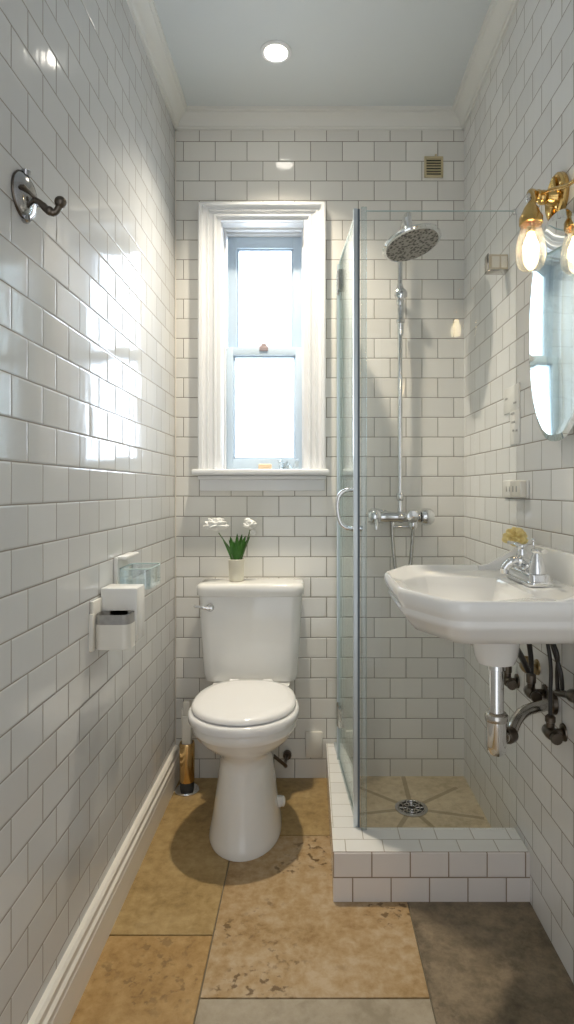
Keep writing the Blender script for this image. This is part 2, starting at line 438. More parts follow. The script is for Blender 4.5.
# crown moulding
def moulding(name, prof, p0, p1, inward, mat, **k):
    """prof: (out from wall, z); runs p0->p1 on the wall line"""
    bm = BM()
    iv = Vector((*inward, 0))
    d = (Vector((*p1,0))-Vector((*p0,0))).normalized()
    rings = []
    for p, s in ((p0, 1), (p1, -1)):
        rings.append([Vector((*p, 0)) + iv*o + d*(o*s*k.get('mitre', 0)) + Vector((0,0,z)) for o, z in prof])
    loft(bm, rings)
    return struct(name, bm, mat, angle=30)
cr = [(0,3.095),(0.010,3.095),(0.013,3.103),(0.020,3.105),(0.026,3.113),(0.032,3.124),(0.043,3.134),(0.054,3.140),(0.060,3.143),(0.061,3.150),(0.072,3.152),(0.074,ZC),(0,ZC)]
moulding('trim_1', cr, (XL,YF), (XL,YB), (1,0), M['crown_paint'])
moulding('trim_2', cr, (XR,YB), (XR,YF), (-1,0), M['crown_paint'])
moulding('trim_3', cr, (XL,YB), (XR,YB), (0,-1), M['crown_paint'])
bb = [(0,0),(0.024,0),(0.024,0.095),(0.021,0.100),(0.021,0.108),(0.025,0.112),(0.025,0.121),(0.018,0.128),(0.016,0.137),(0.019,0.141),(0.019,0.149),(0.012,0.157),(0,0.160)]
moulding('baseboard_left', bb, (XL,YF), (XL,YB), (1,0), M['trim_paint'])
# caulked corner joints
bm = BM(); box(bm, XL, XL+0.006, YB-0.006, YB, 0.16, 3.095, bev=0.003, seg=1); struct('trim_4', bm, M['trim_paint'])

# ---- window
def wbox(bm, x0,x1,y0,y1,z0,z1,b=0.003): box(bm, x0,x1,y0,y1,z0,z1,bev=b,seg=2)
win = thing('window_1', 'tall narrow white double-hung sash window in the back wall', 'window', (-0.228, YB, 1.46), kind='structure')
OX0, OX1, OZ1 = -0.527, 0.074, 2.730          # outer casing
IX0, IX1, IZ1 = -0.424, -0.026, 2.657         # inner edge
def arch_frame(bm, steps, zbot):
    """mitred casing; steps: (inset from outer edge, y of face)"""
    for (a0, ya), (a1, yb) in zip(steps[:-1], steps[1:]):
        def loop(a, y):
            t = a
            return [Vector((OX0+t, y, zbot)), Vector((OX0+t, y, OZ1-t*0.71)), Vector((OX1-t, y, OZ1-t*0.71)), Vector((OX1-t, y, zbot))]
        A, B = loop(a0, ya), loop(a1, yb)
        for i in range(3):
            bm.faces.new([bm.verts.new(p) for p in (A[i], A[i+1], B[i+1], B[i])])
bm = BM()
arch_frame(bm, [(0,YB),(0,YB-0.050),(0.006,YB-0.055),(0.020,YB-0.055),(0.024,YB-0.042),(0.034,YB-0.036),(0.046,YB-0.040),(0.050,YB-0.030),(0.066,YB-0.026),(0.072,YB-0.033),(0.080,YB-0.033),(0.084,YB-0.022),(0.103,YB-0.020),(0.103,YB+0.06)], 1.475)
bmesh.ops.remove_doubles(bm, verts=bm.verts, dist=1e-5)
obj('casing', bm, M['paint'], win, angle=25)
bm = BM()
wbox(bm, -0.553, 0.090, YB-0.075, YB+0.11, 1.446, 1.474, 0.008)
obj('sill', bm, M['paint'], win)
bm = BM()
wbox(bm, OX0+0.004, OX1-0.004, YB-0.030, YB, 1.372, 1.446, 0.004); box(bm, OX0-0.004, OX1+0.004, YB-0.045, YB, 1.425, 1.4455, bev=0.008)
obj('apron', bm, M['paint'], win)
# jamb lining and stops
bm = BM()
wbox(bm, WX0-0.01, IX0+0.004, YB+0.0, YB+0.2, 1.474, WZ1, 0.001); wbox(bm, IX1-0.004, WX1+0.01, YB, YB+0.2, 1.474, WZ1, 0.001)
wbox(bm, IX0, IX1, YB, YB+0.2, IZ1-0.002, WZ1, 0.001)
wbox(bm, IX0+0.003, IX0+0.014, YB+0.06, YB+0.085, 1.474, IZ1-0.01, 0.002); wbox(bm, IX1-0.014, IX1-0.003, YB+0.06, YB+0.085, 1.474, IZ1-0.01, 0.002)
wbox(bm, IX0+0.003, IX1-0.003, YB+0.06, YB+0.085, IZ1-0.012, IZ1-0.001, 0.002)
wbox(bm, IX0+0.003, IX1-0.003, YB+0.10, YB+0.2, IZ1-0.016, IZ1-0.001, 0.002)
obj('jamb', bm, M['paint'], win)
def sash(x0,x1,z0,z1,y0,y1,st,top,bot):
    bm = BM()
    wbox(bm, x0,x0+st,y0,y1,z0,z1); wbox(bm, x1-st,x1,y0,y1,z0,z1)
    wbox(bm, x0+st-0.002,x1-st+0.002,y0,y1,z1-top,z1); wbox(bm, x0+st-0.002,x1-st+0.002,y0,y1,z0,z0+bot)
    # glazing bead
    for a,b,c,d in ((x0+st,x0+st+0.008,z0+bot,z1-top),(x1-st-0.008,x1-st,z0+bot,z1-top),(x0+st,x1-st,z0+bot,z0+bot+0.008),(x0+st,x1-st,z1-top-0.008,z1-top)):
        wbox(bm, a,b,y0+0.012,y1-0.004,c,d,0.003)
    s = obj('sash', bm, M['sash'], win)
    bm = BM(); box(bm, x0+st-0.004,x1-st+0.004,(y0+y1)/2,(y0+y1)/2+0.004,z0+bot-0.004,z1-top+0.004)
    obj('pane', bm, M['pane'], s, label='bright frosted window pane')
    return s
low = sash(IX0+0.004, IX1-0.004, 1.478, 2.080, YB+0.087, YB+0.125, 0.042, 0.042, 0.052)
upp = sash(IX0+0.012, IX1-0.012, 2.030, 2.640, YB+0.128, YB+0.166, 0.047, 0.056, 0.058)
bm = BM()
lx = -0.228
box(bm, lx-0.022, lx+0.022, YB+0.080, YB+0.112, 2.060, 2.086, bev=0.004); box(bm, lx-0.013, lx+0.013, YB+0.084, YB+0.112, 2.084, 2.098, bev=0.004)
obj('sash_lock', bm, M['lock'], low, label='small mauve-grey sash lock on the meeting rail')

# ---- shower curb and tray
CX0, CXI, CY0, CYI, CZ = 0.078, 0.180, 1.980, 2.127, 0.166
bm = BM()
pl = [(CX0,CY0),(XR,CY0),(XR,CYI),(CXI,CYI),(CXI,YB),(CX0,YB)]
rings = [[(x,y,z) for x,y in pl] for z in (0.0, CZ)]
vb = [bm.verts.new(p) for p in rings[0]]; vt = [bm.verts.new(p) for p in rings[1]]
mi = [0, 2, 0, 2, 0, 2]
for i in range(6):
    f = bm.faces.new((vb[i], vb[(i+1)%6], vt[(i+1)%6], vt[i])); f.material_index = mi[i]
# top: front run, then the long run
mid = bm.verts.new((CX0, CYI, CZ))
f = bm.faces.new((vt[0], vt[1], vt[2], vt[3], mid)); f.material_index = 1
f = bm.faces.new((mid, vt[3], vt[4], vt[5])); f.material_index = 3
f = next(f for f in bm.faces if vt[5] in f.verts and vt[0] in f.verts and vb[0] in f.verts)
be = [e for e in bm.edges if all(abs(v.co.z-CZ) < 1e-4 for v in e.verts) and len({fc.material_index in (1,3) for fc in e.link_faces}) == 2]
bmesh.ops.bevel(bm, geom=be, offset=0.004, segments=2, affect='EDGES')
o = struct('shower_curb', bm, [M['curb_front'], M['curb_top'], M['curb_side'], M['curb_long']])
tag(o, 'low L-shaped white tiled curb around the shower floor', 'curb')
bm = BM(); box(bm, CXI, XR, CYI, YB, 0.0, 0.008); o = struct('shower_floor', bm, M['stone_shower'])
tag(o, 'pale stone shower floor with darker cuts running to the round drain', 'shower floor')

# ------------------------------------------------------------------ TOILET
TX = -0.261
t = thing('toilet', 'white porcelain toilet with closed lid under the window', 'toilet', (TX, 2.45, 0.0))
def egg(front, back, hw, z, n=40, cyf=0.46, pw=2.5, x=TX):
    cy = front + (back-front)*cyf
    out = []
    for k in range(n):
        a = 2*PI*k/n
        s, c = math.sin(a), math.cos(a)
        p = 2.0 if c > 0 else pw
        X = hw*math.copysign(abs(s)**(2/p), s)
        ly = (cy-front) if c > 0 else (back-cy)
        Y = cy - ly*math.copysign(abs(c)**(2/p), c)
        out.append((x+X, Y, z))
    return out
bm = BM()
prof = [(0.000,2.192,2.66,0.144),(0.012,2.190,2.66,0.146),(0.030,2.196,2.66,0.141),(0.100,2.214,2.66,0.129),(0.200,2.236,2.66,0.116),(0.290,2.252,2.66,0.106),
        (0.325,2.254,2.65,0.106),(0.345,2.243,2.65,0.118),(0.368,2.218,2.65,0.146),(0.392,2.185,2.64,0.174),(0.418,2.158,2.64,0.194),(0.440,2.146,2.64,0.203),
        (0.446,2.139,2.64,0.207),(0.476,2.137,2.64,0.209),(0.482,2.142,2.64,0.205)]
loft(bm, [egg(f, b, h, z) for z, f, b, h in prof])
loft(bm, [rrect(TX, 2.70, h, 0.115, 0.03, z) for z, h in ((0.36,0.10),(0.42,0.15),(0.50,0.17),(0.516,0.17))])
bowl = obj('bowl', bm, M['porcelain'], t, angle=60)
bm = BM()
loft(bm, [egg(f, b, h, z) for z, f, b, h in ((0.4825,2.132,2.585,0.209),(0.487,2.121,2.59,0.216),(0.512,2.119,2.59,0.217),(0.521,2.130,2.588,0.209))])
obj('seat', bm, M['seat'], t, angle=60)
bm = BM()
loft(bm, [egg(f, b, h, z) for z, f, b, h in ((0.524,2.142,2.590,0.198),(0.528,2.132,2.595,0.205),(0.540,2.134,2.595,0.204),(0.547,2.148,2.59,0.194),(0.550,2.19,2.57,0.165),(0.551,2.28,2.52,0.10))])
obj('lid', bm, M['seat'], t, angle=60)
for s in (-1, 1):
    bm = BM(); lathe(bm, [(0.0,0),(0.013,0.0),(0.013,0.036),(0.010,0.040),(0,0.041)], (TX+s*0.075-0.018, 2.607, 0.531), axis=(1,0,0), seg=14)
    obj('hinge', bm, M['seat'], t)
bm = BM()
TK = TX-0.007
loft(bm, [rrect(TK, 2.728+dy, hx, hy, 0.045, z) for z, hx, hy, dy in ((0.516,0.192,0.074,0.008),(0.520,0.205,0.086,0.004),(0.55,0.212,0.091,0.002),(0.70,0.222,0.094,0.0),(0.85,0.229,0.097,0),(0.902,0.232,0.098,0))])
obj('tank', bm, M['porcelain'], t, angle=60)
bm = BM()
loft(bm, [rrect(TK, 2.722, hx, hy, 0.045, z) for z, hx, hy in ((0.903,0.234,0.100),(0.907,0.240,0.103),(0.938,0.241,0.104),(0.950,0.237,0.101),(0.957,0.228,0.093),(0.9585,0.20,0.07))])
obj('tank_lid', bm, M['porcelain'], t, angle=60)
bm = BM()
lvx, lvz = TK-0.175, 0.855
lathe(bm, [(0,0),(0.017,0),(0.018,0.006),(0.012,0.013),(0.010,0.022),(0,0.023)], (lvx, 2.631, lvz), axis=(0,-1,0), seg=18)
tube(bm, spline([(lvx,2.611,lvz),(lvx-0.025,2.606,lvz+0.003),(lvx-0.05,2.607,lvz+0.008),(lvx-0.068,2.610,lvz+0.009)],5), [0.008]*4+[0.007]*4+[0.006]*4+[0.0065]*4, 10)
obj('flush_lever', bm, M['chrome'], t, label='chrome flush lever')
bm = BM()
ball(bm, (TX+0.150, 2.44, 0.095), 0.017, (0.6,1,1.3)); box(bm, TX+0.118, TX+0.146, 2.425, 2.455, 0.075, 0.115, bev=0.006)
obj('bolt_cap', bm, M['plastic'], t)
bm = BM(); tube(bm, spline([(TX+0.10,2.62,0.20),(TX+0.15,2.66,0.14),(TX+0.145,2.72,0.115),(TX+0.155,2.826,0.12)],6), 0.008, 10); lathe(bm, [(0.02,0),(0.02,0.02)], (TX+0.153,2.80,0.119), axis=(0,1,0), seg=14)
obj('water_pipe', bm, M['dark_metal'], t)

# ---- potted tulips on the tank
px, py, pz = -0.337, 2.715, 0.9585
t = thing('flower_pot', 'cream pot of white flowers standing on the toilet tank', 'potted flowers', (px, py, pz))
bm = BM(); lathe(bm, [(0,0),(0.030,0),(0.033,0.003),(0.035,0.05),(0.0365,0.10),(0.0345,0.102),(0.033,0.095),(0,0.094)], (px,py,pz), seg=28)
obj('pot', bm, M['pot'], t)
bm = BM(); lathe(bm, [(0,0.093),(0.0335,0.093),(0.03,0.097),(0,0.099)], (px,py,pz), seg=20); obj('soil', bm, M['soil'], t)
def blade(bx, by, tx, ty, h, w):
    bm = BM()
    L_, R_, C_ = [], [], []
    n = 8
    dirv = Vector((tx, ty, 0)); side = Vector((1, 0.25*rnd.uniform(-1,1), 0)).normalized()
    for k in range(n+1):
        s = k/n
        p = Vector((px+bx, py+by, pz+0.095)) + dirv*(s**1.5) + Vector((0,0,h*s))
        ww = w*(math.sin(PI*min(1, 0.22+0.78*s))**0.8)*(1 if s < 1 else 0.02)+0.0006
        L_.append(p-side*ww+Vector((0,-0.004,0))); R_.append(p+side*ww+Vector((0,-0.004,0))); C_.append(p+Vector((0,0.003,0)))
    for k in range(n):
        for A, B in ((L_, C_), (C_, R_)):
            bm.faces.new([bm.verts.new(q) for q in (A[k], B[k], B[k+1], A[k+1])])
    bmesh.ops.remove_doubles(bm, verts=bm.verts, dist=1e-5)
    obj('leaf', bm, M['leaf'], t, angle=80)
for a in ((-0.014,0.0,-0.012,-0.01,0.112,0.012),(0.002,-0.006,0.004,-0.012,0.125,0.011),(0.013,0.0,0.030,-0.008,0.115,0.012),(-0.006,0.008,-0.030,0.0,0.095,0.010),
          (0.008,0.010,0.016,0.004,0.120,0.011),(-0.018,0.004,-0.045,-0.008,0.100,0.010),(0.016,0.006,0.046,0.0,0.112,0.011),(-0.002,0.0,-0.008,-0.015,0.090,0.010),(0.006,-0.01,0.022,-0.018,0.090,0.010)):
    blade(*a)
def flower(fx, fy, fz, n, rad, stem_pts, tilt):
    bm = BM(); tube(bm, spline(stem_pts, 6), 0.0027, 8); s = obj('stem', bm, M['stem'], t)
    bm = BM()
    for k in range(n):
        a = 2*PI*k/n + rnd.uniform(-0.3, 0.3)
        el = rnd.choice((0.15, 0.6, 1.0))
        d = Vector((math.cos(a)*math.cos(el), math.sin(a)*math.cos(el)*0.8, math.sin(el)*0.75))
        q = d.to_track_quat('Z', 'Y').to_matrix().to_4x4()
        c = Vector((fx, fy, fz)) + d*rad*0.55
        ball(bm, c, rad*0.66, (0.85, 0.28, 1.0), q @ Matrix.Rotation(rnd.uniform(-0.4,0.4), 4, 'Z'), 10, 8)
    ball(bm, (fx,fy,fz), rad*0.42, (1,0.9,0.8))
    obj('flower_head', bm, M['petal'], t, angle=80)
flower(px-0.094, py, pz+0.246, 30, 0.050, [(px-0.012,py,pz+0.09),(px-0.038,py,pz+0.155),(px-0.082,py,pz+0.222)], -0.5)
flower(px+0.064, py, pz+0.248, 14, 0.032, [(px+0.012,py,pz+0.09),(px+0.042,py,pz+0.16),(px+0.062,py,pz+0.235)], 0.2)
bm = BM()
for dx, dz, r in ((-0.012,0.030,0.016),(0.012,-0.024,0.015),(0.002,0.020,0.017)):
    ball(bm, (px+0.064+dx, py, pz+0.248+dz), r, (1,0.8,0.8))
obj('bud', bm, M['petal'], t)

# ---- toilet brush
bx, by = -0.563, 2.712
t = thing('toilet_brush', 'brass toilet brush holder with white handle on the floor left of the toilet', 'toilet brush', (bx, by, 0))
bm = BM(); lathe(bm, [(0,0),(0.054,0),(0.056,0.004),(0.052,0.010),(0.040,0.012),(0,0.012)], (bx,by,0)); obj('base', bm, M['chrome'], t)
bm = BM(); lathe(bm, [(0,0.012),(0.032,0.012),(0.032,0.045),(0,0.045)], (bx,by,0)); obj('band', bm, M['black'], t)
bm = BM(); lathe(bm, [(0,0.045),(0.0325,0.045),(0.034,0.05),(0.035,0.215),(0.033,0.222),(0.029,0.222),(0.029,0.20),(0,0.20)], (bx,by,0)); obj('holder', bm, M['gold'], t, label='amber brass holder')
bm = BM(); box(bm, bx-0.021, bx+0.021, by-0.021, by+0.021, 0.205, 0.345, bev=0.006); box(bm, bx-0.016, bx+0.016, by-0.016, by+0.016, 0.34, 0.412, bev=0.006)
box(bm, bx-0.026, bx-0.010, by-0.012, by+0.012, 0.315, 0.372, bev=0.004)
obj('handle', bm, M['cream_plastic'], t, label='white handle')

# ---- white access cover on the back wall
bm = BM(); box(bm, -0.022, 0.060, YB-0.016, YB+0.001, 0.102, 0.225, bev=0.006)
tag(obj('access_cover', bm, M['cream_plastic'], origin=(0.019,YB,0.10)), 'small plain white cover low on the back wall between toilet and shower curb', 'cover plate')

# ------------------------------------------------------------------ SINK
SC = Vector((0.46, 1.62))
def rounded_poly(poly, rads, n=6):
    out = []
    m_ = len(poly)
    for i in range(m_):
        p0, p1, p2 = (Vector(poly[i-1]), Vector(poly[i]), Vector(poly[(i+1) % m_]))
        d0 = (p0-p1).normalized(); d2 = (p2-p1).normalized()
        ang = d0.angle(d2); rd = rads[i]
        tlen = rd/math.tan(ang/2)
        a, b = p1+d0*tlen, p1+d2*tlen
        for k in range(n+1):
            s = k/n
            q = (1-s)**2*a + 2*s*(1-s)*p1 + s*s*b
            out.append(q)
    return out
WB = XR-0.003
poly = [(WB,1.300),(WB,1.940),(0.315,1.940),(0.220,1.765),(0.220,1.475),(0.315,1.300)]
out0 = rounded_poly(poly, [0.006,0.006,0.07,0.09,0.09,0.07], 7)
def ring(s, z, c=SC):
    r = []
    for p in out0:
        q = c + (p-c)*s
        x = WB if abs(p.x-WB) < 0.01 else q.x
        r.append((x, q.y, z))
    return r
def inner(s, z, cx=0.42, hx=0.165, hy=0.245):
    """basin opening, matched point for point by angle"""
    r = []
    for p in out0:
        d = p - Vector((cx, 1.62))
        a = math.atan2(d.y/hy, d.x/hx)
        e = Vector((cx + hx*s*math.copysign(abs(math.cos(a))**0.85, math.cos(a)), 1.62 + hy*s*math.copysign(abs(math.sin(a))**0.85, math.sin(a))))
        r.append((e.x, e.y, z))
    return r
t = thing('wash_basin', 'white wall-hung washbasin with stepped rim on the right wall', 'sink', (XR, 1.62, 1.02))
bm = BM()
RZ = 1.133
rings = [ring(0.30,1.020), ring(0.74,1.020), ring(0.80,1.024), ring(0.875,1.045), ring(0.925,1.062), ring(0.945,1.068), ring(0.958,1.076), ring(0.955,1.084), ring(0.960,1.088), ring(0.982,1.096),
         ring(0.990,1.103), ring(1.0,1.112), ring(1.0,1.124), ring(0.992,1.131), ring(0.978,RZ+0.001), ring(0.955,RZ-0.001), ring(0.925,RZ-0.014)]
rings += [inner(1.0,RZ-0.020), inner(0.97,RZ-0.028), inner(0.93,RZ-0.045), inner(0.84,RZ-0.080), inner(0.66,RZ-0.100), inner(0.35,RZ-0.106), inner(0.1,RZ-0.108)]
loft(bm, rings)
# swept-up back: thin wall following the back edge, low at both ends
path = spline([(0.545,1.925,0),(0.60,1.925,0),(0.665,1.915,0),(0.712,1.875,0),(0.722,1.80,0),(0.722,1.62,0),(0.722,1.44,0),(0.712,1.365,0),(0.665,1.325,0),(0.60,1.315,0),(0.545,1.315,0)], 6)
sec = []
for i, p in enumerate(path):
    d = (path[min(i+1,len(path)-1)]-path[max(i-1,0)]).normalized()
    nrm = Vector((-d.y, d.x, 0))
    s = max(0.0, min(1.0, (p.x-0.55)/0.16)); h = 0.070*(s*s*(3-2*s))
    w = 0.010+0.006*s
    zb = RZ-0.02
    pts = []
    for dx_, dz_ in ((-w,0),(-w,1),(-w*0.8,1.0),(0,1.0),(w*0.8,1.0),(w,1),(w,0)):
        top = RZ-0.002+h
        z = zb if dz_ == 0 else top + (0.004 if abs(dx_) < w*0.5 else (0.002 if abs(dx_) < w*0.9 else -0.004))
        q = p + nrm*dx_
        pts.append((min(q.x, WB), q.y, z))
    sec.append(pts)
loft(bm, sec)
# cove between splash and deck: fill back corner up to the wall
box(bm, 0.715, WB, 1.318, 1.922, 1.03, RZ+0.064, bev=0.006)
# drain boss under the bowl
lathe(bm, [(0.070,0.14),(0.064,0.06),(0.058,0.02),(0.050,0.0),(0,0)], (0.508,1.62,0.908), seg=28)
basin = obj('basin', bm, M['porcelain'], t, angle=50)
bm = BM(); lathe(bm, [(0.006,0.0),(0.012,0.0),(0.014,0.002),(0.013,0.006),(0.009,0.007),(0.006,0.003)], (0.590,1.70,1.088), axis=(-1,0,0.45), seg=16, cap0=False, cap1=False)
obj('overflow_ring', bm, M['chrome'], t, label='chrome overflow ring')
bm = BM(); lathe(bm, [(0,0),(0.021,0),(0.022,0.003),(0.012,0.005),(0,0.004)], (0.43,1.62,RZ-0.108), seg=18)
obj('plug', bm, M['chrome'], t, label='chrome plug hole')

# ---- tap
fx, fy, fz = 0.628, 1.695, RZ-0.017
t = thing('basin_tap', 'chrome two-handled tap on the back ledge of the washbasin', 'faucet', (fx, fy, fz))
bm = BM()
loft(bm, [rrect(fx, fy, hx, hy, min(hx,hy)*0.45, fz+z) for z, hx, hy in ((0,0.034,0.098),(0.006,0.036,0.100),(0.012,0.034,0.098),(0.014,0.031,0.094),(0.030,0.029,0.088),(0.033,0.024,0.082))])
obj('base', bm, M['chrome'], t)
for s in (-1, 1):
    hy_ = fy+s*0.058
    bm = BM(); lathe(bm, [(0.026,0),(0.024,0.015),(0.019,0.032),(0.014,0.048),(0.012,0.058),(0,0.058)], (fx,hy_,fz+0.030), seg=20); hd = obj('valve_post', bm, M['chrome'], t)
    bm = BM(); lathe(bm, [(0,0),(0.014,0),(0.016,0.004),(0.015,0.011),(0.009,0.014),(0,0.014)], (fx,hy_,fz+0.088), seg=18)
    tube(bm, spline([(fx,hy_,fz+0.094),(fx-0.008,hy_+s*0.035,fz+0.101),(fx-0.010,hy_+s*0.078,fz+0.100)],5), [0.0085]*5+[0.007]*5+[0.0085], 10, flat=0.7)
    obj('lever', bm, M['chrome'], hd)
bm = BM()
tube(bm, spline([(fx,fy,fz+0.025),(fx-0.006,fy,fz+0.048),(fx-0.028,fy,fz+0.060),(fx-0.056,fy,fz+0.054),(fx-0.072,fy,fz+0.036)],6), [0.019]*7+[0.0165]*6+[0.0145]*6+[0.0125]*6, 14)
lathe(bm, [(0.0125,0),(0.0125,0.014)], (fx-0.072,fy,fz+0.024), seg=14)
obj('spout', bm, M['chrome'], t)
bm = BM(); tube(bm, [(fx+0.012,fy,fz+0.03),(fx+0.012,fy,fz+0.115)], 0.003, 8); ball(bm, (fx+0.012,fy,fz+0.118), 0.006)
obj('lift_rod', bm, M['chrome'], t)
# ---- yellow bloom on the splash
cx, cy, cz = 0.662, 1.912, RZ+0.082
bm = BM()
for k in range(46):
    a = rnd.uniform(0, 2*PI); el = rnd.uniform(-0.1, 1.45)
    d = Vector((math.cos(a)*math.cos(el), math.sin(a)*math.cos(el), math.sin(el)))
    q = d.to_track_quat('Z','Y').to_matrix().to_4x4() @ Matrix.Rotation(rnd.uniform(0,PI),4,'Z')
    ball(bm, Vector((cx,cy,cz))+Vector((d.x*0.026, d.y*0.026, d.z*0.029)), 0.016, (0.75,0.16,1.0), q, 8, 6)
ball(bm, (cx,cy,cz), 0.020)
o = obj('flower_bloom', bm, M['carnation'], origin=(cx,cy,cz-0.016), angle=80)
tag(o, 'pale yellow ruffled flower bloom lying on the back of the washbasin', 'flower')

# ---- bottle trap
tx, ty = 0.510, 1.62
t = thing('bottle_trap', 'chrome bottle trap and waste pipe hanging under the washbasin', 'drain trap', (tx, ty, 0.66))
bm = BM(); lathe(bm, [(0.024,0.908),(0.024,0.888),(0.0195,0.886),(0.0195,0.76)], (tx,ty,0), seg=24); obj('tailpiece', bm, M['chrome'], t)
bm = BM(); lathe(bm, [(0,0.655),(0.018,0.656),(0.025,0.663),(0.0275,0.680),(0.0275,0.748),(0.024,0.750),(0,0.750)], (tx,ty,0), seg=28); obj('bottle', bm, M['chrome'], t)
bm = BM(); lathe(bm, [(0.018,0.748),(0.030,0.748),(0.031,0.754),(0.031,0.764),(0.026,0.770),(0.018,0.772)], (tx,ty,0), seg=28, cap0=False, cap1=False); obj('collar', bm, M['dull_chrome'], t)
bm = BM(); tube(bm, spline([(tx+0.024,ty+0.006,0.700),(tx+0.045,ty+0.02,0.703),(tx+0.075,ty+0.055,0.728),(tx+0.12,ty+0.10,0.738),(tx+0.18,ty+0.135,0.738),(XR-0.002,ty+0.165,0.738)],6), 0.0165, 14); obj('waste_pipe', bm, M['dull_chrome'], t)
for pr_, pp_, aa_ in (([(0.020,0),(0.022,0.005),(0.022,0.022),(0.020,0.027)], (tx+0.030,ty+0.010,0.700), (1,0.6,0.05)), ([(0.018,0),(0.034,0.012),(0.036,0.024)], (XR-0.026,ty+0.163,0.738), (1,0,0))):
    bm = BM(); lathe(bm, pr_, pp_, axis=aa_, seg=18); obj('pipe_nut', bm, M['dark_metal'], t)

# ---- supply pipes
def valve(name, label, wy, wz, stub, top, hose_pts, mat, hosemat, r=0.0075, knob=True):
    t = thing(name, label, 'pipe valve', (XR, wy, wz), group=None)
    bm = BM(); lathe(bm, [(0,0),(0.026,0),(0.024,0.006),(0.011,0.010),(0.011,stub)], (XR+0.001,wy,wz), axis=(-1,0,0), seg=18); obj('wall_flange', bm, mat, t)
    vx = XR-stub
    bm = BM(); lathe(bm, [(0.014,-0.026),(0.017,-0.022),(0.019,0),(0.017,0.022),(0.014,0.026)], (vx,wy,wz), axis=(0,1,0), seg=16); lathe(bm, [(0.012,0),(0.012,0.03),(0.015,0.032),(0.015,top),(0.009,top+0.006)], (vx,wy,wz), seg=14)
    b = obj('valve_body', bm, mat, t)
    if knob:
        bm = BM(); lathe(bm, [(0.006,0),(0.006,0.012),(0.016,0.014),(0.018,0.020),(0.016,0.028),(0,0.029)], (vx,wy-0.022,wz), axis=(0,-1,0), seg=12); obj('knob', bm, mat, b)
    if hose_pts:
        bm = BM(); tube(bm, spline([(vx,wy,wz+top)]+hose_pts, 8), r, 10); obj('hose', bm, hosemat, t)
    return t
valve('stop_valve', 'dark stop valve with black hose, nearest behind the bottle trap', 1.850, 0.745, 0.045, 0.055, [(XR-0.048,1.845,0.86),(XR-0.065,1.83,0.95),(XR-0.078,1.80,1.02)], M['dark_metal'], M['rubber'], 0.008)
valve('stop_valve', 'dark stop valve with thin black pipe at the lower right, below the horizontal black pipe', 1.715, 0.676, 0.04, 0.045, [(XR-0.04,1.715,0.78),(XR-0.04,1.714,0.88),(XR-0.06,1.725,1.018)], M['dark_metal'], M['rubber'], 0.0055)
valve('stop_valve', 'brass capped stop valve on the wall behind the black hose', 1.915, 0.805, 0.035, 0.02, [], M['old_brass'], M['rubber'])
valve('stop_valve', 'small grey stop valve on the wall, closest to the chrome tailpiece', 2.10, 0.690+0.01, 0.035, 0.05, [(XR-0.036,2.098,0.80),(XR-0.045,2.09,0.86)], M['dark_metal'], M['rubber'], 0.007)
t = thing('supply_pipe', 'horizontal black pipe along the right wall with two looping hoses', 'pipe', (XR, 1.60, 0.80))
P0, P1 = Vector((XR-0.03,1.690,0.800)), Vector((XR-0.03,1.45,0.862)); pd = (P1-P0).normalized()
bm = BM(); tube(bm, [P0, P1], 0.010, 12); lathe(bm, [(0.015,0),(0.018,0.01),(0.018,0.03),(0.015,0.04)], P0+pd*0.09, axis=pd, seg=14)
lathe(bm, [(0.024,0),(0.024,0.006),(0.010,0.010),(0.010,0.03)], (XR,1.57,0.831), axis=(-1,0,0), seg=14)
obj('pipe', bm, M['dark_metal'], t)
for pts in ([(XR-0.03,1.688,0.806),(XR-0.036,1.678,0.86),(XR-0.046,1.650,0.915),(XR-0.055,1.675,0.965),(XR-0.065,1.705,1.018)],
            [(XR-0.03,1.655,0.812),(XR-0.038,1.648,0.87),(XR-0.050,1.668,0.93),(XR-0.060,1.655,0.955),(XR-0.062,1.62,0.98),(XR-0.066,1.615,1.018)]):
    bm = BM(); tube(bm, spline(pts, 8), 0.0058, 10); obj('hose', bm, M['rubber'], t)
t = thing('waste_hose', 'black ribbed hose slanting from under the washbasin to the trap fitting', 'hose', (0.60, 1.72, 0.90))
bm = BM(); tube(bm, spline([(0.565,1.64,0.95),(0.585,1.68,0.93),(0.625,1.75,0.885),(0.655,1.800,0.845),(0.672,1.824,0.822)],8), 0.009, 10); obj('tube', bm, M['rubber'], t)

# ------------------------------------------------------------------ MIRROR (pivoted off the wall at its far edge)
MY, MZ, MA, MBv = 1.685, 1.842, 0.145, 0.325
t = thing('wall_mirror', 'frameless oval mirror hanging at an angle from the right wall over the washbasin', 'mirror', (XR, MY, MZ))
ang = R(9.5)
du = Vector((-math.sin(ang), math.cos(ang), 0)); dn = Vector((-math.cos(ang), -math.sin(ang), 0))
mc = Vector((XR-0.032, MY, MZ))
def mring(s, off, n=64, p=2.35):
    out = []
    for k in range(n):
        a = 2*PI*k/n; c, q = math.cos(a), math.sin(a)
        out.append(mc + dn*off + du*(MA*s*math.copysign(abs(c)**(2/p), c)) + Vector((0,0,MBv*s*math.copysign(abs(q)**(2/p), q))))
    return out
bm = BM(); loft(bm, [mring(0.95, 0.0), mring(1.0, 0.002), mring(1.0, 0.004), mring(0.945, 0.007), mring(0.94,0.0071)]); obj('glass', bm, M['mirror'], t, angle=4)
for dz in (-0.2, 0.2):
    bm = BM(); tube(bm, [mc+Vector((0.002,0,dz)), (XR,MY,MZ+dz)], 0.009, 12); obj('pivot', bm, M['dull_chrome'], t)

